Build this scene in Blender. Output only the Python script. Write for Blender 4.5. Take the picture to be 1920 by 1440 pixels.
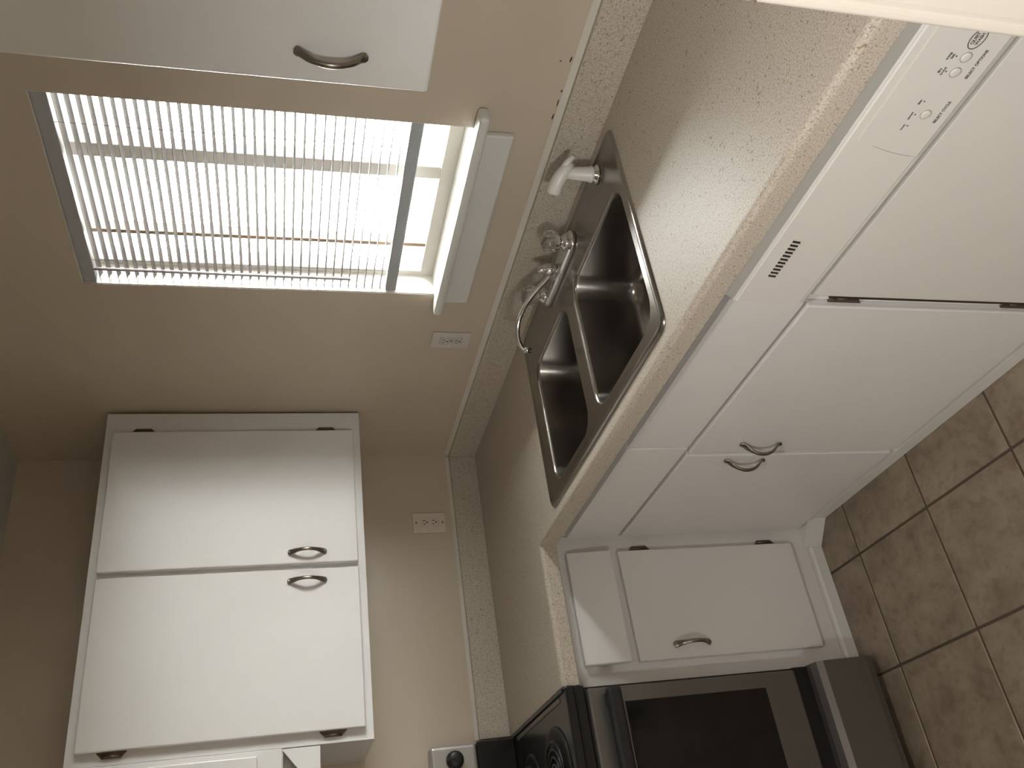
import bpy, bmesh, math, random
from mathutils import Vector, Matrix

for o in list(bpy.data.objects):
    bpy.data.objects.remove(o, do_unlink=True)
S = bpy.context.scene
COL = S.collection
random.seed(4)

# ------------------------------------------------------------------ camera
cam_d = bpy.data.cameras.new('camera')
cam = bpy.data.objects.new('camera', cam_d)
COL.objects.link(cam)
# the photograph was taken with the phone held on its side, so world up points to the left
R0 = Vector((0.21898621513, -0.13496225100, -0.96634891648))   # image right
R1 = Vector((-0.53993552064, -0.84169267641, -0.00480333526))  # image down
R2 = Vector((-0.81272053692, 0.52281796955, -0.25719000677))   # forward
cm = Matrix((R0, -R1, -R2)).transposed().to_4x4()
cm.translation = Vector((2.8125, -1.4952, 1.6098))
cam.matrix_world = cm
cam_d.sensor_fit = 'HORIZONTAL'
cam_d.sensor_width = 36.0
cam_d.lens = 1618.98 / 1920 * 36.0
cam_d.clip_start = 0.02
S.camera = cam

# ------------------------------------------------------------------ world, exposure
W = bpy.data.worlds.new('overcast_sky')
S.world = W
W.use_nodes = True
SKY = 74.0
bg = W.node_tree.nodes['Background']
bg.inputs[0].default_value = (1.0, 0.985, 0.975, 1)
bg.inputs[1].default_value = SKY
S.view_settings.view_transform = 'Standard'
S.view_settings.look = 'None'
S.view_settings.gamma = 1.0
S.view_settings.use_curve_mapping = False
S.view_settings.exposure = 0.0
FILL_DOWNLIGHT = 98.0

pl = bpy.data.lights.new('window_sky_portal', 'AREA')
pl.shape = 'RECTANGLE'; pl.size = 0.62; pl.size_y = 0.92
pl.cycles.is_portal = True
po = bpy.data.objects.new('window_sky_portal', pl)
po.location = (1.2435, 0.125, 1.65); po.rotation_euler = (-math.pi/2, 0, 0)
COL.objects.link(po)

pl2 = bpy.data.lights.new('fill_window_sky_portal', 'AREA')
pl2.shape = 'RECTANGLE'; pl2.size = 0.38; pl2.size_y = 0.49
pl2.cycles.is_portal = True
po2 = bpy.data.objects.new('fill_window_sky_portal', pl2)
po2.location = (2.95, -2.835, 1.455); po2.rotation_euler = (math.pi/2, 0, 0)
COL.objects.link(po2)

# ------------------------------------------------------------------ materials
def mat(name, col, rough=0.5, metal=0.0, spec=0.5):
    m = bpy.data.materials.new(name); m.use_nodes = True
    b = m.node_tree.nodes['Principled BSDF']
    b.inputs['Base Color'].default_value = (*col, 1)
    b.inputs['Roughness'].default_value = rough
    b.inputs['Metallic'].default_value = metal
    b.inputs['Specular IOR Level'].default_value = spec
    return m
def nodes(m):
    return m.node_tree.nodes, m.node_tree.links, m.node_tree.nodes['Principled BSDF']
def texco(n, l, kind='Object', scale=(1, 1, 1)):
    t = n.new('ShaderNodeTexCoord'); mp = n.new('ShaderNodeMapping')
    mp.inputs['Scale'].default_value = scale
    l.new(t.outputs[kind], mp.inputs[0]); return mp.outputs[0]
def noise(n, l, co, scale, detail=3, rough=0.5):
    x = n.new('ShaderNodeTexNoise'); x.inputs['Scale'].default_value = scale
    x.inputs['Detail'].default_value = detail; x.inputs['Roughness'].default_value = rough
    l.new(co, x.inputs['Vector']); return x
def ramp(n, l, fac, stops):
    r = n.new('ShaderNodeValToRGB'); e = r.color_ramp.elements
    while len(e) < len(stops): e.new(0.5)
    for i, (p, c) in enumerate(stops):
        e[i].position = p; e[i].color = (*c, 1)
    l.new(fac, r.inputs[0]); return r
def bump(n, l, b, h, strength=0.1, dist=0.002):
    k = n.new('ShaderNodeBump'); k.inputs['Strength'].default_value = strength
    k.inputs['Distance'].default_value = dist
    l.new(h, k.inputs['Height']); l.new(k.outputs[0], b.inputs['Normal'])

def painted(name, col, rough, amount=0.04, bscale=260, bstr=0.08):
    m = mat(name, col, rough); n, l, b = nodes(m)
    co = texco(n, l)
    z = noise(n, l, co, 3.0, 4)
    lo = tuple(c * (1 - amount) for c in col); hi = tuple(min(1, c * (1 + amount)) for c in col)
    r = ramp(n, l, z.outputs[0], [(0.3, lo), (0.7, hi)])
    l.new(r.outputs[0], b.inputs['Base Color'])
    z2 = noise(n, l, co, bscale, 2)
    bump(n, l, b, z2.outputs[0], bstr, 0.001)
    return m

M = {}
M['wall'] = painted('tan_wall_paint', (0.575, 0.49, 0.392), 0.42, 0.03, 180, 0.10)
M['ceil'] = painted('ceiling_paint', (0.62, 0.60, 0.56), 0.7)
M['cab'] = painted('white_cabinet_enamel', (0.73, 0.712, 0.697), 0.38, 0.02, 60, 0.03)
M['trim'] = painted('white_trim_paint', (0.70, 0.69, 0.66), 0.38, 0.02, 80, 0.03)
M['caulk'] = painted('caulk', (0.66, 0.62, 0.56), 0.6, 0.10)
M['plastic'] = mat('ivory_plastic', (0.70, 0.63, 0.54), 0.35)
M['plastic_w'] = mat('pale_outlet_plastic', (0.62, 0.575, 0.52), 0.4)
M['dw'] = painted('dishwasher_enamel', (0.72, 0.69, 0.655), 0.3, 0.01, 50, 0.02)
M['ink'] = mat('grey_print', (0.10, 0.09, 0.085), 0.6)
M['ring'] = mat('button_ring_print', (0.42, 0.39, 0.36), 0.6)
M['fridge'] = painted('refrigerator_enamel', (0.80, 0.735, 0.655), 0.35, 0.01, 400, 0.03)
M['black'] = mat('black_enamel', (0.012, 0.012, 0.012), 0.22)
M['blackm'] = mat('black_plastic', (0.016, 0.016, 0.017), 0.4)
M['glass_blk'] = mat('black_oven_glass', (0.008, 0.008, 0.008), 0.08)
M['dark'] = mat('dark_recess', (0.02, 0.016, 0.012), 0.8)
M['chrome'] = mat('chrome', (0.72, 0.72, 0.72), 0.06, 1.0)
M['nickel'] = mat('antique_nickel', (0.30, 0.27, 0.235), 0.30, 1.0)
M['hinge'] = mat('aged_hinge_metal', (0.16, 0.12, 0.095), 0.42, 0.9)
M['coil'] = mat('burner_coil', (0.03, 0.028, 0.027), 0.45, 0.5)
M['spray'] = mat('white_sprayer_plastic', (0.78, 0.75, 0.71), 0.3)
M['grout'] = painted('dark_grout', (0.085, 0.062, 0.043), 0.9, 0.15)
M['rail'] = mat('blind_rail_enamel', (0.42, 0.43, 0.45), 0.4)
M['wand'] = mat('clear_grey_wand', (0.45, 0.42, 0.43), 0.2)
M['bronze'] = mat('window_divider_brown', (0.22, 0.15, 0.09), 0.5)
M['vinyl'] = mat('window_frame_vinyl', (0.55, 0.52, 0.47), 0.4)
M['filter'] = mat('hood_filter_grey', (0.46, 0.44, 0.40), 0.5)
M['siding'] = mat('outside_ground_pale', (0.10, 0.095, 0.085), 0.9)

def brushed(name, col, rough, sc):
    m = mat(name, col, rough, 1.0); n, l, b = nodes(m)
    co = texco(n, l, 'Object', sc)
    z = noise(n, l, co, 1.0, 3)
    mr = n.new('ShaderNodeMapRange')
    mr.inputs['To Min'].default_value = rough - 0.0; mr.inputs['To Max'].default_value = rough + 0.0
    l.new(z.outputs[0], mr.inputs[0]); l.new(mr.outputs[0], b.inputs['Roughness'])
    return m
M['steel'] = brushed('brushed_stainless', (0.33, 0.315, 0.295), 0.22, (900, 40, 40))
M['range_steel'] = brushed('range_stainless', (0.20, 0.188, 0.178), 0.40, (30, 30, 900))
M['range_steel'].node_tree.nodes['Principled BSDF'].inputs['Metallic'].default_value = 0.75

M['fascia'] = brushed('fascia_stainless', (0.50, 0.475, 0.445), 0.42, (30, 900, 30))
M['fascia'].node_tree.nodes['Principled BSDF'].inputs['Metallic'].default_value = 0.5
# speckled laminate
m = mat('speckled_laminate', (0.5, 0.42, 0.32), 0.40, 0.0, 0.5); n, l, b = nodes(m)
co = texco(n, l)
a = noise(n, l, co, 330, 2, 0.6)
r1 = ramp(n, l, a.outputs[0], [(0.33, (0.32, 0.26, 0.205)), (0.45, (0.50, 0.44, 0.365)), (0.60, (0.555, 0.495, 0.42)), (0.72, (0.66, 0.60, 0.525))])
c2 = noise(n, l, co, 140, 1, 0.5)
r2 = ramp(n, l, c2.outputs[0], [(0.66, (1, 1, 1)), (0.74, (0.62, 0.55, 0.48))])
mx = n.new('ShaderNodeMix'); mx.data_type = 'RGBA'; mx.blend_type = 'MULTIPLY'
mx.inputs[0].default_value = 1.0
l.new(r1.outputs[0], mx.inputs[6]); l.new(r2.outputs[0], mx.inputs[7])
l.new(mx.outputs[2], b.inputs['Base Color'])
z = noise(n, l, co, 7, 3)
mr = n.new('ShaderNodeMapRange'); mr.inputs['To Min'].default_value = 0.42; mr.inputs['To Max'].default_value = 0.52
l.new(z.outputs[0], mr.inputs[0]); l.new(mr.outputs[0], b.inputs['Roughness'])
bump(n, l, b, a.outputs[0], 0.04, 0.0006)
M['lam'] = m

# mottled ceramic tile, each piece shifted by its own random number
m = mat('mottled_ceramic_tile', (0.3, 0.24, 0.17), 0.42); n, l, b = nodes(m)
t = n.new('ShaderNodeTexCoord'); oi = n.new('ShaderNodeObjectInfo')
vm = n.new('ShaderNodeVectorMath'); vm.operation = 'MULTIPLY_ADD'
cx = n.new('ShaderNodeCombineXYZ')
for i in range(3): l.new(oi.outputs['Random'], cx.inputs[i])
vm.inputs[1].default_value = (37, 53, 71)
l.new(cx.outputs[0], vm.inputs[0]); l.new(t.outputs['Object'], vm.inputs[2])
a = noise(n, l, vm.outputs[0], 9, 6, 0.62)
r1 = ramp(n, l, a.outputs[0], [(0.30, (0.175, 0.132, 0.092)), (0.48, (0.245, 0.195, 0.142)), (0.68, (0.31, 0.252, 0.188))])
c2 = noise(n, l, vm.outputs[0], 34, 4, 0.6)
r2 = ramp(n, l, c2.outputs[0], [(0.34, (0.74, 0.70, 0.66)), (0.52, (1, 1, 1))])
mx = n.new('ShaderNodeMix'); mx.data_type = 'RGBA'; mx.blend_type = 'MULTIPLY'; mx.inputs[0].default_value = 0.8
l.new(r1.outputs[0], mx.inputs[6]); l.new(r2.outputs[0], mx.inputs[7])
l.new(mx.outputs[2], b.inputs['Base Color'])
bump(n, l, b, c2.outputs[0], 0.08, 0.001)
M['tile'] = m

# thin window glass
m = bpy.data.materials.new('window_glass'); m.use_nodes = True
n, l = m.node_tree.nodes, m.node_tree.links
n.remove(n['Principled BSDF']); out = n['Material Output']
tr = n.new('ShaderNodeBsdfTransparent'); gl = n.new('ShaderNodeBsdfGlossy'); gl.inputs['Roughness'].default_value = 0.02
ms = n.new('ShaderNodeMixShader'); ms.inputs[0].default_value = 0.06
tr.inputs[0].default_value = (0.95, 0.97, 0.96, 1)
l.new(tr.outputs[0], ms.inputs[1]); l.new(gl.outputs[0], ms.inputs[2]); l.new(ms.outputs[0], out.inputs[0])
M['glass'] = m
# blind slats: white enamel that lets a little light through
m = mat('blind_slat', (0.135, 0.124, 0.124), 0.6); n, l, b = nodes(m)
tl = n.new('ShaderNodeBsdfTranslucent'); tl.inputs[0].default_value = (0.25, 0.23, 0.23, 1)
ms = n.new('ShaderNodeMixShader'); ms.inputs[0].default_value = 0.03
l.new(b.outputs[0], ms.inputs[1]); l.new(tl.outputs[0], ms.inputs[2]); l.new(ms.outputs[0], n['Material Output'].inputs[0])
M['slat'] = m
# clear acrylic
m = mat('clear_acrylic', (0.97, 0.97, 0.97), 0.04); n, l, b = nodes(m)
b.inputs['Transmission Weight'].default_value = 1.0; b.inputs['IOR'].default_value = 1.49
M['acrylic'] = m
# ------------------------------------------------------------------ mesh helpers
WLOC = {}
def newbm(): return bmesh.new()
def box(bm, x0, x1, y0, y1, z0, z1, bev=0.0, seg=2):
    b2 = bmesh.new()
    bmesh.ops.create_cube(b2, size=1.0)
    for v in b2.verts:
        v.co = Vector(((x0+x1)/2 + v.co.x*(x1-x0), (y0+y1)/2 + v.co.y*(y1-y0), (z0+z1)/2 + v.co.z*(z1-z0)))
    if bev > 0:
        bmesh.ops.bevel(b2, geom=list(b2.edges), offset=bev, segments=seg, affect='EDGES', profile=0.5)
    me = bpy.data.meshes.new('tmp'); b2.to_mesh(me); b2.free()
    bm.from_mesh(me); bpy.data.meshes.remove(me)
    return bm
def bx(*a, **k): return box(newbm(), *a, **k)
def prism(bm, pts, fn0, fn1):
    """extrude a 2D outline between two placing functions"""
    A = [bm.verts.new(fn0(*p)) for p in pts]; B = [bm.verts.new(fn1(*p)) for p in pts]
    k = len(pts)
    for i in range(k):
        bm.faces.new((A[i], A[(i+1) % k], B[(i+1) % k], B[i]))
    bm.faces.new(A[::-1]); bm.faces.new(B)
    bmesh.ops.recalc_face_normals(bm, faces=list(bm.faces))
    return bm
def tube(bm, path, rad, seg=12, caps=True):
    """sweep a circle (radius number or list) along a list of points"""
    path = [Vector(p) for p in path]; k = len(path)
    rs = rad if isinstance(rad, (list, tuple)) else [rad]*k
    up = Vector((0, 0, 1)); rings = []; prev = None
    for i, p in enumerate(path):
        d = (path[min(i+1, k-1)] - path[max(i-1, 0)]).normalized()
        if prev is None:
            q = up if abs(d.dot(up)) < 0.95 else Vector((1, 0, 0))
            a = d.cross(q).normalized()
        else:
            a = (prev - d*prev.dot(d)).normalized()
        prev = a; c = d.cross(a)
        rings.append([bm.verts.new(p + (a*math.cos(t*2*math.pi/seg) + c*math.sin(t*2*math.pi/seg))*rs[i]) for t in range(seg)])
    for i in range(k-1):
        for t in range(seg):
            f = bm.faces.new((rings[i][t], rings[i][(t+1) % seg], rings[i+1][(t+1) % seg], rings[i+1][t])); f.smooth = True
    if caps:
        bm.faces.new(rings[0][::-1]); bm.faces.new(rings[-1])
    bmesh.ops.recalc_face_normals(bm, faces=list(bm.faces))
    return bm
def lathe(bm, prof, c, axis='z', seg=28, smooth=True, flute=0.0, nfl=0):
    """spin (radius, height) pairs about an axis through c"""
    c = Vector(c); rings = []
    for r, h in prof:
        ring = []
        for t in range(seg):
            an = t*2*math.pi/seg; rr = r*(1 + (flute*math.cos(an*nfl) if nfl else 0))
            u, v = rr*math.cos(an), rr*math.sin(an)
            off = {'z': (u, v, h), 'x': (h, u, v), 'y': (u, h, v)}[axis]
            ring.append(bm.verts.new(c + Vector(off)))
        rings.append(ring)
    for i in range(len(rings)-1):
        for t in range(seg):
            f = bm.faces.new((rings[i][t], rings[i][(t+1) % seg], rings[i+1][(t+1) % seg], rings[i+1][t])); f.smooth = smooth
    bm.faces.new(rings[0][::-1]); bm.faces.new(rings[-1])
    bmesh.ops.recalc_face_normals(bm, faces=list(bm.faces))
    return bm
def obj(name, bm, m, parent=None, smooth=False):
    if smooth:
        for f in bm.faces: f.smooth = True
    bm.verts.ensure_lookup_table()
    xs = [v.co for v in bm.verts]
    c = Vector([(min(v[i] for v in xs)+max(v[i] for v in xs))/2 for i in range(3)])
    for v in bm.verts: v.co -= c
    me = bpy.data.meshes.new(name); bm.to_mesh(me); bm.free()
    me.materials.append(M[m] if isinstance(m, str) else m)
    o = bpy.data.objects.new(name, me); COL.objects.link(o)
    place(o, c, parent); return o
def place(o, world, parent=None):
    WLOC[o] = Vector(world)
    if parent is not None:
        o.parent = parent; o.location = Vector(world) - WLOC[parent]
    else:
        o.location = world
def dup(src, name, world, parent=None, rot=None):
    o = src.copy(); o.name = name; COL.objects.link(o); o.parent = None
    place(o, world, parent)
    if rot is not None: o.rotation_euler = rot
    return o
def thing(name, label, cat, loc, group=None, kind=None):
    o = bpy.data.objects.new(name, None); COL.objects.link(o)
    o.empty_display_size = 0.1; o.location = loc; WLOC[o] = Vector(loc)
    return tag(o, label, cat, group, kind)
def tag(o, label=None, cat=None, group=None, kind=None):
    if label: o['label'] = label
    if cat: o['category'] = cat
    if group: o['group'] = group
    if kind: o['kind'] = kind
    return o
def structure(o, label, cat): return tag(o, label, cat, None, 'structure')

# ------------------------------------------------------------------ room shell
RX, RY, RZ = 3.6, -2.7, 2.452
WX0, WX1, WZ0, WZ1 = 0.945, 1.542, 1.203, 2.098
fl = structure(obj('floor', bx(-0.12, RX+.12, RY-.12, 0.14, -0.12, -0.003), 'grout'),
               'floor of mottled brown square tiles with dark grout', 'floor')
T, tx, ty = 0.3166, 0.744, -0.741
src = None
for i in range(-3, 10):
    for j in range(-1, 10):
        x0, y1 = tx + i*T, ty - j*T
        x1, y0 = x0 + T, y1 - T
        if x1 < 0.5 or y0 > -0.5 or x1 > RX or y0 < RY: continue
        c = ((x0+x1)/2, (y0+y1)/2, -0.005)
        if src is None:
            src = obj('tile', bx(x0+.0035, x1-.0035, y0+.0035, y1-.0035, -0.010, 0.0, bev=.0018, seg=1), 'tile', fl)
        else:
            dup(src, 'tile', c, fl)
structure(obj('ceiling', bx(-0.12, RX+.12, RY-.12, 0.14, RZ, RZ+.12), 'ceil'), 'dull painted ceiling above both walls', 'ceiling')
structure(obj('wall_left', bx(-0.12, 0, RY-.12, 0.14, -0.003, RZ), 'wall'), 'tan painted wall behind the range and tall wall cabinet', 'wall')
bm = newbm()
box(bm, 0, WX0, 0, 0.11, -0.003, RZ); box(bm, WX1, RX, 0, 0.11, -0.003, RZ)
box(bm, WX0, WX1, 0, 0.11, -0.003, WZ0-.025); box(bm, WX0, WX1, 0, 0.11, WZ1, RZ)
wb = structure(obj('wall_back', bm, 'wall'), 'tan painted wall around the window above the sink', 'wall')
for cx_, cz_, a_, b_ in ((1.741, 1.031, .008, .0022), (1.660, 1.029, .004, .0020), (1.628, 1.029, .010, .0016), (1.590, 1.030, .009, .0020), (1.735, 1.052, .0022, .0016)):
    k = 9
    pts = [(cx_ + a_*math.cos(2*math.pi*q/k)*random.uniform(.7, 1.1), cz_ + b_*math.sin(2*math.pi*q/k)*random.uniform(.6, 1.2)) for q in range(k)]
    obj('paint_chip', prism(newbm(), pts, lambda x, z: (x, -.0001, z), lambda x, z: (x, -.0006, z)), 'hinge', wb)
structure(obj('wall_right', bx(RX, RX+.12, RY-.12, 0.14, -0.003, RZ), 'wall'), 'tan painted side wall beyond the refrigerator', 'wall')
VX0, VX1, VZ0, VZ1 = 2.77, 3.13, 1.22, 1.69  # unseen window opening added behind the camera to bring in fill light
bm = newbm()
box(bm, 0, VX0, RY-.12, RY, -0.003, RZ); box(bm, VX1, RX, RY-.12, RY, -0.003, RZ)
box(bm, VX0, VX1, RY-.12, RY, -0.003, VZ0); box(bm, VX0, VX1, RY-.12, RY, VZ1, RZ)
structure(obj('wall_front', bm, 'wall'), 'tan painted wall with an added fill window facing the sink', 'wall')
w2 = structure(thing('fill_window', '', '', ((VX0+VX1)/2, RY-.06, VZ0)), 'small unseen window added for fill light, facing the sink', 'window')
bm = newbm()
box(bm, VX0, VX0+.02, RY-.09, RY-.04, VZ0, VZ1); box(bm, VX1-.02, VX1, RY-.09, RY-.04, VZ0, VZ1)
box(bm, VX0+.02, VX1-.02, RY-.09, RY-.04, VZ1-.02, VZ1); box(bm, VX0+.02, VX1-.02, RY-.09, RY-.04, VZ0, VZ0+.02)
obj('window_frame', bm, 'vinyl', w2)
obj('pane', bx(VX0+.018, VX1-.018, RY-.068, RY-.064, VZ0+.018, VZ1-.018), 'glass', w2)
structure(obj('sky_blocker', bx(-1.5, 5.0, .15, .95, 2.26, 2.34), 'trim'), 'unseen white slab added outside to block sky above the sink window', 'sky_blocker')  # unseen slab added to keep steep sky light off the blind slats
structure(obj('ground', bx(-20, 22, -25, 30, -0.5, -0.4), 'siding'), 'pale ground outside the window', 'ground')

# ------------------------------------------------------------------ window
wn = structure(thing('window_1', 'window above the sink with white sill and apron', 'window', (1.2435, 0.09, WZ0)),
               'window above the sink with white sill and apron', 'window')
bm = newbm()
box(bm, WX0, WX0+.022, .066, .109, WZ0, WZ1); box(bm, WX1-.022, WX1, .066, .109, WZ0, WZ1)
box(bm, WX0+.022, WX1-.022, .066, .109, WZ1-.025, WZ1); box(bm, WX0+.022, WX1-.022, .066, .109, WZ0, WZ0+.035)
obj('window_frame', bm, 'vinyl', wn)
bm = newbm()
box(bm, WX0, WX0+.003, .002, .066, WZ0, WZ1); box(bm, WX1-.003, WX1, .002, .066, WZ0, WZ1); box(bm, WX0+.003, WX1-.003, .002, .066, WZ1-.003, WZ1)
obj('jamb_lining', bm, 'trim', wn)
obj('window_stile', bx(1.312, 1.352, .070, .104, WZ0+.03, WZ1-.03, bev=.002), 'vinyl', wn)
obj('window_divider', bx(1.060, 1.073, .072, .102, WZ0+.03, WZ1-.03, bev=.001), 'bronze', wn)
obj('pane', bx(WX0+.02, 1.062, .086, .090, WZ0+.03, WZ1-.03), 'glass', wn)
obj('pane', bx(1.071, 1.314, .086, .090, WZ0+.03, WZ1-.03), 'glass', wn)
obj('pane', bx(1.350, WX1-.02, .086, .090, WZ0+.03, WZ1-.03), 'glass', wn)
bm = newbm()
box(bm, WX0+.0003, WX1-.0003, -.012, .11, WZ0-.0248, WZ0-.0003)
box(bm, .905, 1.602, -.045, -.0005, WZ0-.025, WZ0, bev=.009, seg=3)
obj('sill', bm, 'trim', wn)
obj('apron', bx(.932, 1.537, -.017, -.0005, 1.108, WZ0-.026, bev=.004), 'trim', wn)

# ------------------------------------------------------------------ blind
bl = thing('window_blind', 'white horizontal mini blind hanging in the window, slats open', 'blind', (1.2435, .03, 1.31))
obj('head_rail', bx(WX0+.004, WX1-.004, .006, .034, 2.064, 2.0945, bev=.0015), 'rail', bl)
def slat_bm():
    bm = newbm(); L = (WX1-WX0)/2-.006; k = 6; up = []; dn = []
    for s in (-L, L):
        a = []; b2 = []
        for q in range(k+1):
            y = -.0125+.025*q/k; z = .0032*(1-(y/.0125)**2)
            a.append(bm.verts.new((s, y, z))); b2.append(bm.verts.new((s, y, z-.0006)))
        up.append(a); dn.append(b2)
    for q in range(k):
        bm.faces.new((up[0][q], up[1][q], up[1][q+1], up[0][q+1]))
        bm.faces.new((dn[0][q], dn[0][q+1], dn[1][q+1], dn[1][q]))
    bm.faces.new((up[0][0], dn[0][0], dn[1][0], up[1][0])); bm.faces.new((up[0][k], up[1][k], dn[1][k], dn[0][k]))
    return bm
s0 = obj('slat', slat_bm(), 'slat', bl)
zz = 1.352; first = True; k = 0
while zz < 2.060:
    rot = (math.radians(-9 + random.uniform(-1.0, 1.0)), 0, 0)
    if first: place(s0, (1.2435, .020, zz), bl); s0.rotation_euler = rot; first = False
    else: dup(s0, 'slat', (1.2435, .020, zz), bl, rot)
    zz += .0213
obj('bottom_rail', bx(WX0+.004, WX1-.004, .006, .034, 1.309, 1.338, bev=.003), 'rail', bl)
for x in (1.03, 1.46):
    bm = newbm()
    tube(bm, [(x, .008, 1.33), (x, .008, 2.07)], .0006, 6); tube(bm, [(x, .032, 1.33), (x, .032, 2.07)], .0006, 6)
    obj('ladder_cord', bm, 'slat', bl)
obj('tilt_wand', tube(newbm(), [(1.004, .002, 2.062), (1.003, .0, 1.75), (1.002, -.001, 1.435)], .0042, 8), 'wand', bl)

# ------------------------------------------------------------------ baseboards at the foot of the cabinets
def base_prof(h): return [(0, 0.001), (.016, 0.001), (.016, h*.55), (.010, h*.62), (.008, h), (0, h)]
bm = newbm()
prism(bm, base_prof(.072), lambda d, z: (.6545, -.572-d, z), lambda d, z: (1.712, -.572-d, z))
structure(obj('baseboard_back', bm, 'trim'), 'white baseboard below the sink cabinet doors', 'baseboard')
bm = newbm()
prism(bm, base_prof(.062), lambda d, z: (.572+d, -.6545, z), lambda d, z: (.572+d, -1.004, z))
structure(obj('baseboard_left', bm, 'trim'), 'white baseboard below the narrow cabinet beside the range', 'baseboard')
bm = newbm()
prism(bm, [(.566, -.566), (.654, -.566), (.654, -.588), (.588, -.654), (.566, -.654)], lambda x, y: (x, y, .001), lambda x, y: (x, y, .064))
structure(obj('baseboard_corner', bm, 'trim'), 'short angled white baseboard piece in the inside corner', 'baseboard')

# ------------------------------------------------------------------ cabinet hardware
def handle_bm(L=.056, out=.026):
    """bow pull with leaf-shaped feet: runs along local z, stands out along local x"""
    bm = newbm(); N = 28; seg = 12; rings = []
    for i in range(N+1):
        t = -1 + 2*i/N; at = abs(t)
        x = .004 + out*max(0, 1-(at/.84)**2)**.92
        w = .0056 + .0046*max(0, (at-.45)/.55)**0.8 if at > .45 else .0056
        if at > .86: w *= math.sqrt(max(.04, 1-((at-.86)/.15)**2))
        h = .0040 if at < .7 else .0036 - .0008*(at-.7)/.3
        rings.append([bm.verts.new((x + h*math.cos(a), w*math.sin(a), L*t)) for a in [2*math.pi*k/seg for k in range(seg)]])
    for i in range(N):
        for k in range(seg):
            f = bm.faces.new((rings[i][k], rings[i][(k+1) % seg], rings[i+1][(k+1) % seg], rings[i+1][k])); f.smooth = True
    bm.faces.new(rings[0][::-1]); bm.faces.new(rings[-1])
    bmesh.ops.recalc_face_normals(bm, faces=list(bm.faces))
    return bm
H0 = None
def handle(parent, x, y, z, face):
    """face 'x': door looks to +x; 'y': door looks to -y. (x, y, z) on the door's surface"""
    global H0
    rot = (0, 0, 0) if face == 'x' else (0, 0, -math.pi/2)
    if H0 is None:
        bm = handle_bm(); me = bpy.data.meshes.new('handle'); bm.to_mesh(me); bm.free(); me.materials.append(M['nickel'])
        H0 = bpy.data.objects.new('handle', me); COL.objects.link(H0); place(H0, (x, y, z), parent); H0.rotation_euler = rot
        o = H0
    else:
        o = dup(H0, 'handle', (x, y, z), parent, rot)
    return o
G0 = None
def hinge(parent, x, y, z, face, side=1):
    """half-wrap hinge knuckle beside a door edge"""
    global G0
    rot = (0 if side > 0 else math.pi, 0, 0 if face == 'x' else -math.pi/2)
    if G0 is None:
        bm = newbm()
        prism(bm, [(-.006, -.036), (.009, -.022), (.009, .022), (-.006, .036)], lambda yy, zz: (-.0030, yy, zz), lambda yy, zz: (.0030, yy, zz))
        tube(bm, [(.0, .004, -.023), (.0, .004, .023)], .0052, 10)
        me = bpy.data.meshes.new('hinge'); bm.to_mesh(me); bm.free(); me.materials.append(M['hinge'])
        G0 = bpy.data.objects.new('hinge', me); COL.objects.link(G0); place(G0, (x, y, z), parent); G0.rotation_euler = rot
        return G0
    return dup(G0, 'hinge', (x, y, z), parent, rot)

# ------------------------------------------------------------------ base cabinets
FY, FX = -.585, .585           # face-frame planes
DT = .018
sc = thing('sink_base_cabinet', 'long white base cabinet under the sink with two flat doors', 'cabinet', (1.15, -.3, .002))
bm = newbm()
box(bm, .585, 1.714, FY, FY+.018, .072, .866, bev=.001)       # face frame
box(bm, .585, .60, FY+.018, -.03, .08, .86); box(bm, 1.70, 1.714, FY+.018, -.03, .003, .86)
box(bm, .60, 1.70, -.04, -.03, .08, .86); box(bm, .60, 1.70, FY+.018, -.04, .08, .095)
obj('body', bm, 'cab', sc)
obj('false_front', bx(.612, 1.145, FY-DT, FY, .672, .828, bev=.0025), 'cab', sc)
obj('false_front', bx(1.150, 1.711, FY-DT, FY, .672, .828, bev=.0025), 'cab', sc)
d = obj('door', bx(.612, 1.106, FY-DT, FY, .078, .660, bev=.003), 'cab', sc)
handle(d, 1.082, FY-DT, .492, 'y'); hinge(d, .604, FY-.004, .60, 'y', -1); hinge(d, .604, FY-.004, .19, 'y', -1)
d = obj('door', bx(1.122, 1.700, FY-DT, FY, .078, .660, bev=.003), 'cab', sc)
handle(d, 1.166, FY-DT, .489, 'y'); hinge(d, 1.706, FY-.004, .578, 'y'); hinge(d, 1.706, FY-.004, .180, 'y')

nc = thing('narrow_base_cabinet', 'narrow white base cabinet with one drawer and door between corner and range', 'cabinet', (.3, -.8, .002))
bm = newbm()
box(bm, FX-.018, FX, -1.008, -.5855, .05, .866, bev=.001)
box(bm, .03, FX-.018, -1.008, -.993, .003, .86); box(bm, .03, FX-.018, -.60, -.586, .08, .86)
box(bm, .03, .04, -.993, -.60, .08, .86)
obj('body', bm, 'cab', nc)
# the drawer front leans out a little at its foot
dr = newbm(); box(dr, FX, FX+DT, -.957, -.642, .703, .832, bev=.003)
for v in dr.verts:
    v.co.x += (.832 - v.co.z) * .09
obj('drawer_front', dr, 'cab', nc)
d = obj('door', bx(FX, FX+DT, -.957, -.642, .112, .676, bev=.003), 'cab', nc)
handle(d, FX+DT, -.920, .516, 'x'); hinge(d, FX+.004, -.636, .604, 'x'); hinge(d, FX+.004, -.636, .196, 'x')

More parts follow.
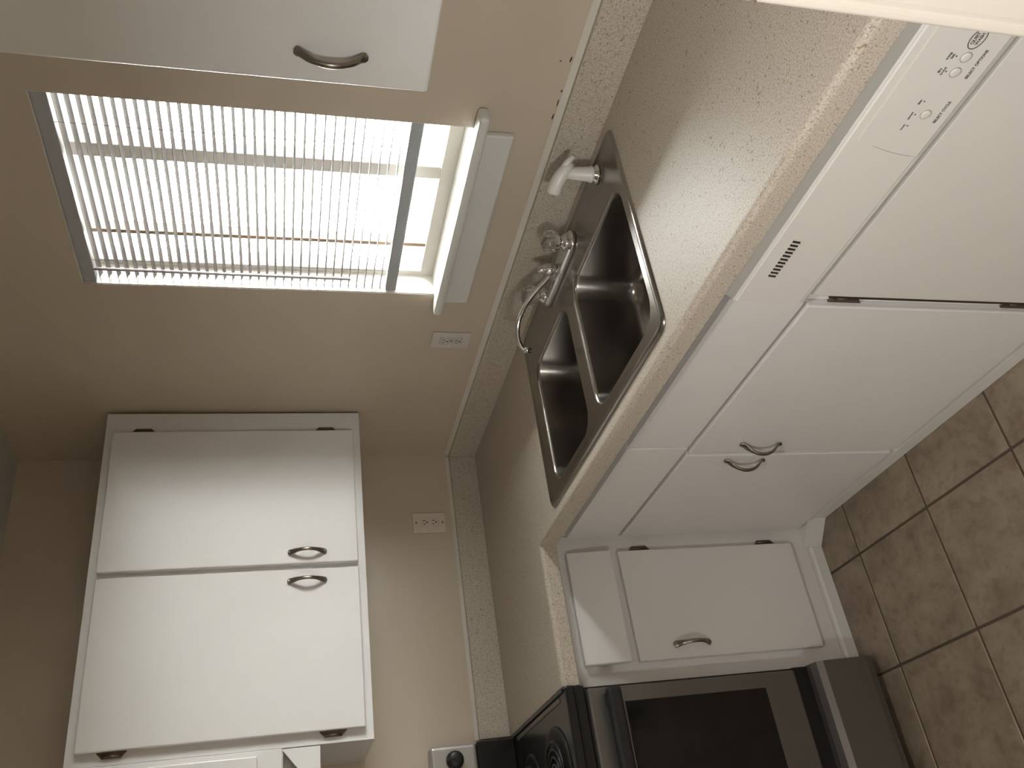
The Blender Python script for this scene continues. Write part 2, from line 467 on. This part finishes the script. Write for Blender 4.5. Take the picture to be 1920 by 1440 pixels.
# ------------------------------------------------------------------ countertop
ZC, D, TH = .914, .632, .048
SX0, SX1, SY0, SY1 = .795, 1.624, -.598, -.048      # sink rim
ct = thing('countertop', 'speckled beige laminate L-shaped countertop with low backsplash', 'countertop', (.6, -.4, .866))
bm = newbm()
h0, h1, g0, g1 = SX0+.012, SX1-.012, SY0+.012, SY1-.012
box(bm, .0, h0, -.602, -.0, ZC-.022, ZC); box(bm, h1, 2.383, -.602, -.0, ZC-.022, ZC)
box(bm, h0, h1, g1, -.0, ZC-.022, ZC); box(bm, h0, h1, -.602, g0, ZC-.022, ZC)
box(bm, .0, .602, -1.0095, -.602, ZC-.022, ZC)
prof = [(0, ZC), (.018, ZC)]
for q in range(7):
    an = math.pi/2*(1-q/6); prof.append((.018+.012*math.cos(an), ZC-.012+.012*math.sin(an)))
prof += [(.030, ZC-TH+.003), (.027, ZC-TH), (.010, ZC-TH), (.010, ZC-.022), (0, ZC-.022)]
prism(bm, prof, lambda d, z: (.602+d, -.602-d, z), lambda d, z: (2.383, -.602-d, z))
prism(bm, prof, lambda d, z: (.602+d, -.602-d, z), lambda d, z: (.602+d, -1.0095, z))
obj('worktop', bm, 'lam', ct)
def splash(bm, f0, f1):
    p = [(0, ZC+.0005), (.020, ZC+.0005), (.020, 1.008)]
    for q in range(1, 5):
        an = math.pi/2*q/4; p.append((.016+.004*math.cos(an), 1.008+.004*math.sin(an)))
    p += [(0, 1.012)]
    return prism(bm, p, f0, f1)
s = obj('backsplash', splash(newbm(), lambda d, z: (.0, -d-.0005, z), lambda d, z: (2.383, -d-.0005, z)), 'lam', ct)
obj('caulk_line', prism(newbm(), [(.0005, 1.0125), (.010, 1.0125), (.0015, 1.026), (.0005, 1.026)],
    lambda d, z: (.001, -d, z), lambda d, z: (2.383, -d, z)), 'caulk', s)
s = obj('backsplash', splash(newbm(), lambda d, z: (d+.0005, -.0215, z), lambda d, z: (d+.0005, -1.0095, z)), 'lam', ct)
obj('caulk_line', prism(newbm(), [(.0005, 1.0125), (.009, 1.0125), (.0015, 1.024), (.0005, 1.024)],
    lambda d, z: (d, -.011, z), lambda d, z: (d, -1.0095, z)), 'caulk', s)

# ------------------------------------------------------------------ sink
def rrect(x0, x1, y0, y1, r, k=6):
    P = []
    for cx_, cy_, a0 in ((x1-r, y1-r, 0), (x0+r, y1-r, 90), (x0+r, y0+r, 180), (x1-r, y0+r, 270)):
        for q in range(k+1):
            a = math.radians(a0+90*q/k); P.append((cx_+r*math.cos(a), cy_+r*math.sin(a)))
    return P
def ring(bm, P, z): return [bm.verts.new((p[0], p[1], z)) for p in P]
def bridge(bm, A, B, smooth=True):
    k = len(A)
    for i in range(k):
        f = bm.faces.new((A[i], A[(i+1) % k], B[(i+1) % k], B[i])); f.smooth = smooth
sk = thing('sink', 'double-bowl brushed stainless steel sink set into the countertop', 'sink', (1.21, -.32, ZC))
bowls = [(1.228, 1.590, -.556, -.186), (.830+.030, 1.172, -.556, -.186)]
ZD = ZC+.0035
bm = newbm()
r_prev = None
for off, z in ((0, ZC+.0005), (.002, ZC+.0042), (.006, ZC+.0062), (.011, ZC+.0060), (.017, ZD)):
    rg = ring(bm, rrect(SX0+off, SX1-off, SY0+off, SY1-off, .030-off*.6), z)
    if r_prev: bridge(bm, r_prev, rg)
    r_prev = rg
edges = [bm.edges.get((r_prev[i], r_prev[(i+1) % len(r_prev)])) for i in range(len(r_prev))]
for (x0, x1, y0, y1) in bowls:
    rg = ring(bm, rrect(x0, x1, y0, y1, .055, 10), ZD)
    edges += [bm.edges.new((rg[i], rg[(i+1) % len(rg)])) for i in range(len(rg))]
bmesh.ops.triangle_fill(bm, use_beauty=True, use_dissolve=False, edges=edges, normal=(0, 0, 1))
bmesh.ops.recalc_face_normals(bm, faces=list(bm.faces))
for f in bm.faces:
    if f.calc_center_median().z > ZD-1e-6 and abs(f.normal.z) > .99 and f.normal.z < 0: f.normal_flip()
obj('rim', bm, 'steel', sk)
for (x0, x1, y0, y1) in bowls:
    bm = newbm(); prev = None
    prof = [(0, ZD), (.002, ZD-.0006), (.005, ZD-.004), (.006, ZD-.010), (.018, ZD-.130)]
    for q in range(1, 8):
        a = math.pi/2*q/7; prof.append((.018+.040*(1-math.cos(a)), ZD-.130-.040*math.sin(a)))
    prof.append((.10, ZD-.172))
    for off, z in prof:
        rg = ring(bm, rrect(x0+off, x1-off, y0+off, y1-off, max(.02, .055-off*.25), 10), z)
        if prev: bridge(bm, prev, rg)
        prev = rg
    f = bm.faces.new(prev)
    bmesh.ops.recalc_face_normals(bm, faces=list(bm.faces))
    if f.normal.z < 0: bmesh.ops.reverse_faces(bm, faces=list(bm.faces))
    b_ = obj('bowl', bm, 'steel', sk)
    c = ((x0+x1)/2, (y0+y1)/2, ZD-.172)
    st = obj('strainer', lathe(newbm(), [(.045, .0002), (.045, .003), (.040, .0035), (.034, .001), (.010, .001), (.008, .006), (.003, .008)], c, 'z', 24), 'chrome', b_)

# faucet
fc = thing('faucet', 'chrome two-handle faucet with clear knobs and a low curved spout', 'faucet', (1.187, -.100, ZD))
bm = newbm()
prev = None
for off, z in ((0, ZD+.0004), (.001, ZD+.008), (.006, ZD+.014), (.014, ZD+.016)):
    rg = ring(bm, rrect(1.050+off, 1.324-off, -.130+off, -.070-off, .0299-off, 8), z)
    if prev: bridge(bm, prev, rg)
    else: bm.faces.new(rg)
    prev = rg
bm.faces.new(prev); bmesh.ops.recalc_face_normals(bm, faces=list(bm.faces))
obj('base_plate', bm, 'chrome', fc)
for x in (1.0805, 1.2935):
    k_ = obj('knob_stem', lathe(newbm(), [(.021, .014), (.022, .019), (.018, .024), (.013, .028), (.013, .034)], (x, -.1, ZD), 'z', 24), 'chrome', fc)
    obj('clear_knob', lathe(newbm(), [(.012, .034), (.019, .036), (.025, .044), (.0275, .055), (.0265, .065), (.022, .073), (.014, .077), (.004, .078)],
        (x, -.1, ZD), 'z', 60, True, .035, 10), 'acrylic', k_)
obj('hub', lathe(newbm(), [(.017, .014), (.018, .030), (.015, .040), (.012, .046), (.009, .052), (.009, .058), (.006, .062), (.002, .063)], (1.187, -.1, ZD), 'z', 24), 'chrome', fc)
ctrl = [Vector(p) for p in ((1.183, -.104, .938), (1.165, -.122, .958), (1.141, -.146, .986), (1.115, -.171, 1.009), (1.086, -.199, 1.021), (1.060, -.224, 1.019), (1.043, -.240, 1.008), (1.037, -.247, .998))]
def catmull(P, k=5):
    out = []
    Q = [P[0]*2-P[1]] + P + [P[-1]*2-P[-2]]
    for i in range(1, len(Q)-2):
        for s_ in range(k):
            t = s_/k; a, b_, c, d = Q[i-1], Q[i], Q[i+1], Q[i+2]
            out.append(0.5*((2*b_)+(-a+c)*t+(2*a-5*b_+4*c-d)*t*t+(-a+3*b_-3*c+d)*t**3))
    out.append(P[-1]); return out
pth = catmull(ctrl)
sp = obj('spout', tube(newbm(), pth, [.0075-.002*i/(len(pth)-1) for i in range(len(pth))], 14), 'chrome', fc)
obj('aerator', tube(newbm(), [(1.037, -.247, 1.002), (1.0365, -.2475, .982)], .0078, 16), 'chrome', sp)

# sprayer
sr = thing('sink_sprayer', 'white plastic pull-out sprayer standing at the back corner of the sink', 'sprayer', (1.510, -.088, ZD))
obj('collar', lathe(newbm(), [(.023, .0004), (.023, .004), (.017, .008), (.0165, .016), (.014, .018)], (1.510, -.088, ZD), 'z', 24), 'chrome', sr)
bm = newbm()
tube(bm, [(1.510, -.088, ZD+.012), (1.510, -.088, ZD+.016), (1.510, -.088, ZD+.022), (1.509, -.088, ZD+.055), (1.508, -.088, ZD+.075)], [.0185, .0195, .0172, .0148, .0125], 18)
obj('stem', bm, 'spray', sr)
bm = newbm()
tube(bm, [(1.530, -.078, ZD+.064), (1.517, -.085, ZD+.076), (1.503, -.092, ZD+.085), (1.488, -.100, ZD+.092), (1.470, -.109, ZD+.096), (1.466, -.111, ZD+.0965)],
     [.008, .0135, .0160, .0168, .0172, .0160], 18)
obj('spray_head', bm, 'spray', sr)
obj('trigger', tube(newbm(), [(1.512, -.086, ZD+.086), (1.528, -.078, ZD+.076), (1.543, -.070, ZD+.063)], [.0070, .0080, .0060], 12), 'spray', sr)

# ------------------------------------------------------------------ wall cabinets
def upper_door(parent, y0, y1, z0, z1, hy, hz, gy):
    d = obj('door', bx(.325, .343, y0, y1, z0, z1, bev=.003), 'cab', parent)
    if hy is not None: handle(d, .343, hy, hz, 'x')
    if gy is not None:
        sd = 1 if gy > y1-.02 else -1
        hinge(d, .329, gy, z0+.085, 'x', sd); hinge(d, .329, gy, z1-.085, 'x', sd)
    return d
uc = thing('wall_cabinet', 'large white two-door wall cabinet in the corner above the counter', 'cabinet', (.16, -.52, 1.365))
bm = newbm()
box(bm, .307, .325, -1.034, -.012, 1.365, 2.129, bev=.0012)
box(bm, .0008, .307, -1.034, -1.020, 1.366, 2.128); box(bm, .0008, .307, -.026, -.012, 1.366, 2.128)
box(bm, .0008, .307, -1.020, -.026, 1.372, 1.386); box(bm, .0008, .307, -1.020, -.026, 2.114, 2.128)
box(bm, .0008, .010, -1.020, -.026, 1.386, 2.114)
obj('body', bm, 'cab', uc)
upper_door(uc, -.533, -.086, 1.388, 2.105, -.500, 1.536, -.079)
upper_door(uc, -1.003, -.551, 1.388, 2.105, -.588, 1.537, -1.010)

oc = thing('over_range_cabinet', 'shorter white wall cabinet above the range hood', 'cabinet', (.16, -1.41, 1.604))
bm = newbm()
box(bm, .307, .325, -1.796, -1.0345, 1.606, 2.129, bev=.0012)
box(bm, .0008, .307, -1.796, -1.782, 1.607, 2.128); box(bm, .0008, .307, -1.049, -1.035, 1.607, 2.128)
box(bm, .0008, .307, -1.782, -1.049, 1.607, 1.621); box(bm, .0008, .307, -1.782, -1.049, 2.114, 2.128)
obj('body', bm, 'cab', oc)
upper_door(oc, -1.405, -1.050, 1.668, 2.105, -1.375, 1.77, None)
upper_door(oc, -1.775, -1.415, 1.668, 2.105, -1.445, 1.77, None)

hd = thing('range_hood', 'white range hood under the short cabinet above the range', 'hood', (.16, -1.41, 1.505))
# shell with a slanted filter opening set back into its front
bm = newbm()
y0, y1, z0, z1 = -1.796, -1.0365, 1.508, 1.6055
P = [(y1, z1), (y1, z0), (y0, z0), (y0, z1)]
Q = [(y1-.004, z1-.002), (y1-.10, z0+.018), (y0+.10, z0+.018), (y0+.004, z1-.002)]
A = [bm.verts.new((.325, *p)) for p in P]; B = [bm.verts.new((.325, *p)) for p in Q]
C = [bm.verts.new((.295, *p)) for p in Q]; E_ = [bm.verts.new((.001, *p)) for p in P]
for i in range(4):
    j = (i+1) % 4
    bm.faces.new((A[i], A[j], B[j], B[i])); bm.faces.new((B[i], B[j], C[j], C[i])); bm.faces.new((A[j], A[i], E_[i], E_[j]))
bm.faces.new(C); bm.faces.new(E_)
bmesh.ops.recalc_face_normals(bm, faces=list(bm.faces))
obj('shell', bm, 'cab', hd)
bm = newbm()
prism(bm, [(y1-.010, z1-.004), (y1-.10, z0+.020), (y0+.10, z0+.020), (y0+.010, z1-.004)], lambda y, z: (.2955, y, z), lambda y, z: (.299, y, z))
obj('filter', bm, 'filter', hd)

rc = thing('wall_cabinet', 'white wall cabinet with dark bow handle to the right of the window', 'cabinet', (2.25, -.16, 1.38))
bm = newbm()
box(bm, 1.905, 2.376, -.325, -.307, 1.382, 2.129, bev=.0012)
box(bm, 1.905, 1.919, -.307, -.0008, 1.383, 2.128); box(bm, 2.362, 2.376, -.307, -.0008, 1.383, 2.128)
box(bm, 1.919, 2.362, -.307, -.0008, 1.384, 1.398); box(bm, 1.919, 2.362, -.307, -.0008, 2.114, 2.128)
obj('body', bm, 'cab', rc)
d = obj('door', bx(1.895, 2.374, -.343, -.325, 1.383, 2.105, bev=.006, seg=3), 'cab', rc)
handle(d, 1.953, -.343, 1.540, 'y')

# ------------------------------------------------------------------ dishwasher
dw = thing('dishwasher', 'off-white dishwasher with button control panel beside the sink cabinet', 'dishwasher', (2.02, -.3, .002))
X0, X1 = 1.7185, 2.338
obj('body', bx(X0+.005, X1-.005, -.565, -.04, .003, .8605), 'blackm', dw)
PY = -.612
bm = newbm()
prism(bm, [(-.5655, .8605), (-.572, .8605), (PY, .823), (PY, .690), (-.609, .681), (-.600, .673), (-.5655, .673)],
      lambda y, z: (X0, y, z), lambda y, z: (X1, y, z))
bmesh.ops.bevel(bm, geom=[e for e in bm.edges if abs((e.verts[0].co-e.verts[1].co).x) > .3], offset=.003, segments=2, affect='EDGES')
cp = obj('control_panel', bm, 'dw', dw)
obj('door', bx(X0+.006, X1-.001, -.600, -.566, .115, .667, bev=.005, seg=3), 'dw', dw)
obj('toe_kick', bx(X0+.004, X1-.004, -.545, -.5655+.02, .003, .105), 'blackm', dw) if False else obj('toe_kick', bx(X0+.004, X1-.004, -.580, -.566, .003, .108), 'blackm', dw)
obj('seam_strip', bx(X0+.001, X0+.0055, -.5985, -.567, .12, .625), 'hinge', dw)  # thin dark strip standing in for the dark seam beside the sink cabinet
# label plate with a curved left end
pts = [(X1-.004, .806), (2.098, .806)]
for q in range(1, 9):
    t = q/8; pts.append((2.098-.021*math.sin(t*math.pi/2)*1.0, .806-.113*t))
pts += [(X1-.004, .693)]
pts = [(x, z) for x, z in pts]
ip = obj('label_plate', prism(newbm(), pts, lambda x, z: (x, PY-.0002, z), lambda x, z: (x, PY-.0014, z)), 'dw', cp)
edge = [(x, PY-.0013, z) for x, z in pts[3:] ]
obj('plate_edge_line', tube(newbm(), edge, .0006, 6), 'ring', cp)
for x, z in ((2.153, .731), (2.224, .735), (2.248, .736)):
    b_ = obj('button', lathe(newbm(), [(.0072, -.0014), (.0072, -.0026), (.0064, -.0032), (.003, -.0034)], (x, PY, z), 'y', 24), 'dw', cp)
    bm = newbm()
    tube(bm, [(x+.0078*math.cos(a), PY-.0017, z+.0078*math.sin(a)) for a in [2*math.pi*k/28 for k in range(29)]], .0006, 6, False)
    obj('button_ring', bm, 'ring', b_)
def text(body, x, z, size, parent, m='ink', width=None):
    cu = bpy.data.curves.new('lettering', 'FONT'); cu.body = body; cu.size = size; cu.extrude = .0001; cu.offset = .00022
    cu.align_x = 'CENTER'; cu.align_y = 'CENTER'
    to = bpy.data.objects.new('lettering', cu); COL.objects.link(to)
    dg = bpy.context.evaluated_depsgraph_get(); dg.update()
    me = bpy.data.meshes.new_from_object(to.evaluated_get(dg))
    bpy.data.objects.remove(to, do_unlink=True); bpy.data.curves.remove(cu)
    if width:
        w = max(v.co.x for v in me.vertices)-min(v.co.x for v in me.vertices)
        for v in me.vertices: v.co.x *= width/w
    me.materials.clear(); me.materials.append(M[m])
    o = bpy.data.objects.new('lettering', me); COL.objects.link(o)
    place(o, (x, PY-.0016, z), parent); o.rotation_euler = (math.pi/2, 0, 0)
    return o
text('SELECT CYCLE', 2.159, .708, .0062, ip, width=.038)
text('SELECT OPTIONS', 2.239, .712, .0062, ip, width=.046)
text('heavy', 2.128, .752, .0045, ip); text('normal', 2.148, .753, .0045, ip); text('light', 2.172, .754, .0045, ip)
text('dry', 2.224, .760, .0055, ip); text('heated', 2.224, .754, .0045, ip)
text('temp', 2.247, .762, .0055, ip); text('high', 2.247, .756, .0045, ip)
for x, z in ((2.131, .746), (2.151, .747), (2.174, .748), (2.224, .7495), (2.248, .751)):
    obj('indicator', lathe(newbm(), [(.0012, -.0014), (.0012, -.0019)], (x, PY, z), 'y', 10), 'ink', ip)
bm = newbm()
tube(bm, [(2.276+.0155*math.cos(a), PY-.0017, .739+.0105*math.sin(a)) for a in [2*math.pi*k/36 for k in range(37)]], .0007, 6, False)
em = obj('oval_emblem', bm, 'ink', ip)
text('QUIET', 2.276, .7425, .0068, ip, width=.018); text('WASH', 2.276, .7355, .0068, ip, width=.018)
# vent
vt = obj('vent', bx(1.788, 1.884, PY-.0006, PY+.004, .779, .794), 'dark', cp)
v0 = None
for q in range(12):
    x = 1.788 + .096*q/11
    if v0 is None:
        bm = newbm(); prism(bm, [(x-.0019, .7785), (x+.0005, .7785), (x+.0025, .7945), (x+.0001, .7945)], lambda x_, z: (x_, PY-.0004, z), lambda x_, z: (x_, PY-.0022, z))
        v0 = obj('vent_fin', bm, 'dw', vt)
        v0c = WLOC[v0].copy()
    else:
        dup(v0, 'vent_fin', v0c + Vector((.096*q/11, 0, 0)), vt)

# ------------------------------------------------------------------ outlets
def outlet(label, c, face, style):
    """plate looks along local -y for 'y', +x for 'x'"""
    t = thing('wall_outlet', label, 'outlet', c, 'wall outlets')
    def B(u0, u1, w0, w1, d0, d1, **k):     # u along wall (rightwards), w up, d out of wall
        if face == 'y': return bx(c[0]+u0, c[0]+u1, -d1, -d0, c[2]+w0, c[2]+w1, **k)
        return bx(d0, d1, c[1]+u0, c[1]+u1, c[2]+w0, c[2]+w1, **k)
    mt = 'plastic_w' if face == 'y' else 'plastic'
    obj('plate', B(-.038, .038, -.059, .059, .0004, .006, bev=.003), mt, t)
    if style == 'block':
        r = obj('receptacle', B(-.0165, .0165, -.033, .033, .006, .0085, bev=.0015), mt, t)
        r_ = [(.016, r), (-.017, r)]
    else:
        r_ = [(w, obj('receptacle', B(-.0165, .0165, w-.014, w+.014, .006, .0085, bev=.0035), mt, t)) for w in (.0195, -.0195)]
    for w, r in r_:
        obj('slot', B(-.0075, -.0055, w-.001, w+.008, .0084, .0089), 'dark', r)
        obj('slot', B(.0050, .0075, w-.001, w+.008, .0084, .0089), 'dark', r)
        obj('ground_hole', B(-.0025, .0025, w-.0095, w-.0045, .0084, .0089, bev=.0002), 'dark', r)
    for w in ((.047, -.047) if style == 'block' else (0,)):
        obj('screw', B(-.0028, .0028, w-.0028, w+.0028, .006, .0072, bev=.0008), 'hinge', t)
    return t
outlet('pale duplex outlet on the window wall below and left of the sill', (.735, 0, 1.121), 'y', 'duplex')
outlet('pale outlet with one rectangular receptacle on the wall under the two-door wall cabinet', (0, -.273, 1.105), 'x', 'block')

# ------------------------------------------------------------------ range
rg_ = thing('range', 'stainless and black electric coil range at the end of the counter', 'range', (.34, -1.393, .002))
Y1, Y0 = -1.0125, -1.770
obj('body', bx(.03, .615, Y0, Y1, .03, .888, bev=.003), 'black', rg_)
bm = newbm()
box(bm, .020, .655, Y0, Y1, .890, .9175, bev=.006)
box(bm, .075, .640, Y1-.014, Y1-.004, .9175, .9225, bev=.002); box(bm, .075, .640, Y0+.004, Y0+.014, .9175, .9225, bev=.002)
ck = obj('cooktop', bm, 'black', rg_)
obj('edge_rail', bx(.12, .60, Y1-.030, Y1-.018, .9176, .9195, bev=.0008), 'range_steel', ck)
def burner(cx_, cy_, R):
    pan = lathe(newbm(), [(R+.024, .0), (R+.022, .004), (R+.012, .003), (R*.9, -.001), (R*.3, -.001)], (cx_, cy_, .9178), 'z', 36)
    p = obj('drip_pan', pan, 'chrome' if False else 'coil', ck)
    pth = []; turns = 4.0; N = 120
    for i in range(N+1):
        t = i/N; r = .022+(R-.022)*t; a = turns*2*math.pi*t
        pth.append((cx_+r*math.cos(a), cy_+r*math.sin(a), .9275))
    obj('coil', tube(newbm(), pth, .0042, 8), 'coil', p)
burner(.50, -1.20, .095); burner(.235, -1.20, .075); burner(.50, -1.575, .075); burner(.235, -1.575, .095)
# back guard
bm = newbm(); box(bm, .012, .075, Y0+.003, Y1-.012, .9178, 1.035, bev=.003)
bg_ = obj('backguard', bm, 'black', rg_)
cpn = obj('control_fascia', bx(.010, .070, Y0+.002, Y1-.012, 1.0355, 1.178, bev=.012, seg=3), 'fascia', bg_)
for y in (-1.070, -1.16, -1.62, -1.71):
    kb = lathe(newbm(), [(.026, .0), (.027, .006), (.0245, .010), (.0230, .026), (.018, .030), (.004, .0305)], (.0702, y, 1.106), 'x', 28)
    k_ = obj('knob', kb, 'blackm', bg_)
    obj('knob_pointer', bx(.090, .1015, y-.003, y+.003, 1.108, 1.134, bev=.001), 'blackm', k_)
# oven door
ODX = .655
bm = newbm(); box(bm, .616, ODX, Y0+.006, Y1-.012, .262, .858, bev=.006, seg=3)
od = obj('oven_door', bm, 'range_steel', rg_)
obj('oven_window', bx(ODX-.002, ODX+.002, Y0+.055, Y1-.052, .362, .764, bev=.0015), 'glass_blk', od)
bm = newbm()
hp = [(ODX+.002, Y1-.035, .802), (ODX+.030, Y1-.040, .802), (ODX+.036, Y1-.07, .802), (ODX+.036, Y0+.064, .802), (ODX+.030, Y0+.034, .802), (ODX+.002, Y0+.029, .802)]
box(bm, ODX+.020, ODX+.045, Y0+.018, Y1-.020, .782, .822, bev=.010, seg=3)
box(bm, ODX+.0005, ODX+.024, Y1-.062, Y1-.030, .786, .818, bev=.004); box(bm, ODX+.0005, ODX+.024, Y0+.028, Y0+.060, .786, .818, bev=.004)
obj('door_handle', bm, 'blackm', od)
obj('front_trim', bx(.600, .640, Y0, Y1-.001, .862, .889, bev=.002), 'black', rg_)
obj('drawer_surround', bx(.6155, .640, Y0+.004, Y1-.004, .205, .258), 'black', rg_)
bm = newbm()
prism(bm, [(.6155, .040), (.672, .030), (.690, .040), (.694, .060), (.690, .190), (.680, .206), (.660, .214), (.6155, .214)],
      lambda x, z: (x, Y0+.004, z), lambda x, z: (x, Y1-.003, z))
obj('storage_drawer', bm, 'range_steel', rg_)
for y in (Y0+.06, Y1-.06):
    for x in (.09, .56):
        obj('foot', lathe(newbm(), [(.016, .0), (.016, .012), (.010, .014), (.010, .032)], (x, y, .0005), 'z', 16), 'blackm', rg_)

# ------------------------------------------------------------------ refrigerator
fr = thing('refrigerator', 'cream white refrigerator edge standing close beside the dishwasher', 'refrigerator', (2.75, -.42, .002))
FXL, FXR, FYF = 2.402, 3.10, -.812
obj('body', bx(FXL+.004, FXR-.004, FYF+.060, -.03, .003, 1.70, bev=.006), 'fridge', fr)
def fdoor(z0, z1):
    pts = [(FXR, FYF+.058), (FXL, FYF+.058), (FXL, FYF+.010)]
    for q in range(1, 7):
        a = math.pi/2*q/6; pts.append((FXL+.006-.006*math.cos(a), FYF+.006-.006*math.sin(a)))
    pts += [(FXL+.0095, FYF), (FXL+.012, FYF+.0022), (FXL+.0145, FYF+.0024), (FXL+.020, FYF+.0015), (FXR-.012, FYF+.0015), (FXR-.006, FYF), (FXR, FYF+.006)]
    return prism(newbm(), pts, lambda x, y: (x, y, z0), lambda x, y: (x, y, z1))
for z0, z1, hz in ((.10, 1.185, 1.0), (1.195, 1.70, 1.30)):
    d = obj('door', fdoor(z0, z1), 'fridge', fr)
    bm = newbm(); tube(bm, [(FXR-.05, FYF+.004, hz-.12), (FXR-.05, FYF-.035, hz-.11), (FXR-.05, FYF-.035, hz+.11), (FXR-.05, FYF+.004, hz+.12)], .010, 12)
    obj('door_handle', bm, 'fridge', d)
obj('grille', bx(FXL+.01, FXR-.01, FYF+.03, FYF+.0595, .003, .092), 'blackm', fr)


# ------------------------------------------------------------------ fill downlight added in the ceiling, out of view
LX, LY = 2.60, -1.50
lp = thing('fill_downlight', 'unseen round downlight added in the ceiling for overhead fill', 'lamp', (LX, LY, RZ))
obj('trim_ring', lathe(newbm(), [(.055, -.0005), (.085, -.0005), (.085, -.004), (.078, -.007), (.058, -.006)], (LX, LY, RZ), 'z', 32), 'trim', lp)
m = mat('fill_lamp_glow', (.9, .88, .84), .4); n, l, b = nodes(m)
b.inputs['Emission Color'].default_value = (1.0, 0.93, 0.85, 1); b.inputs['Emission Strength'].default_value = 12.0
obj('fill_lamp_face', lathe(newbm(), [(.054, -.001), (.054, -.0045), (.03, -.008), (.005, -.009)], (LX, LY, RZ), 'z', 28), m, lp)
sl = bpy.data.lights.new('fill_downlight_beam', 'SPOT')
sl.energy = FILL_DOWNLIGHT; sl.color = (1.0, 0.95, 0.90); sl.spot_size = math.radians(112); sl.spot_blend = 0.7; sl.shadow_soft_size = 0.05
so = bpy.data.objects.new('fill_downlight_beam', sl); COL.objects.link(so)
so.location = (LX, LY, RZ-.02)
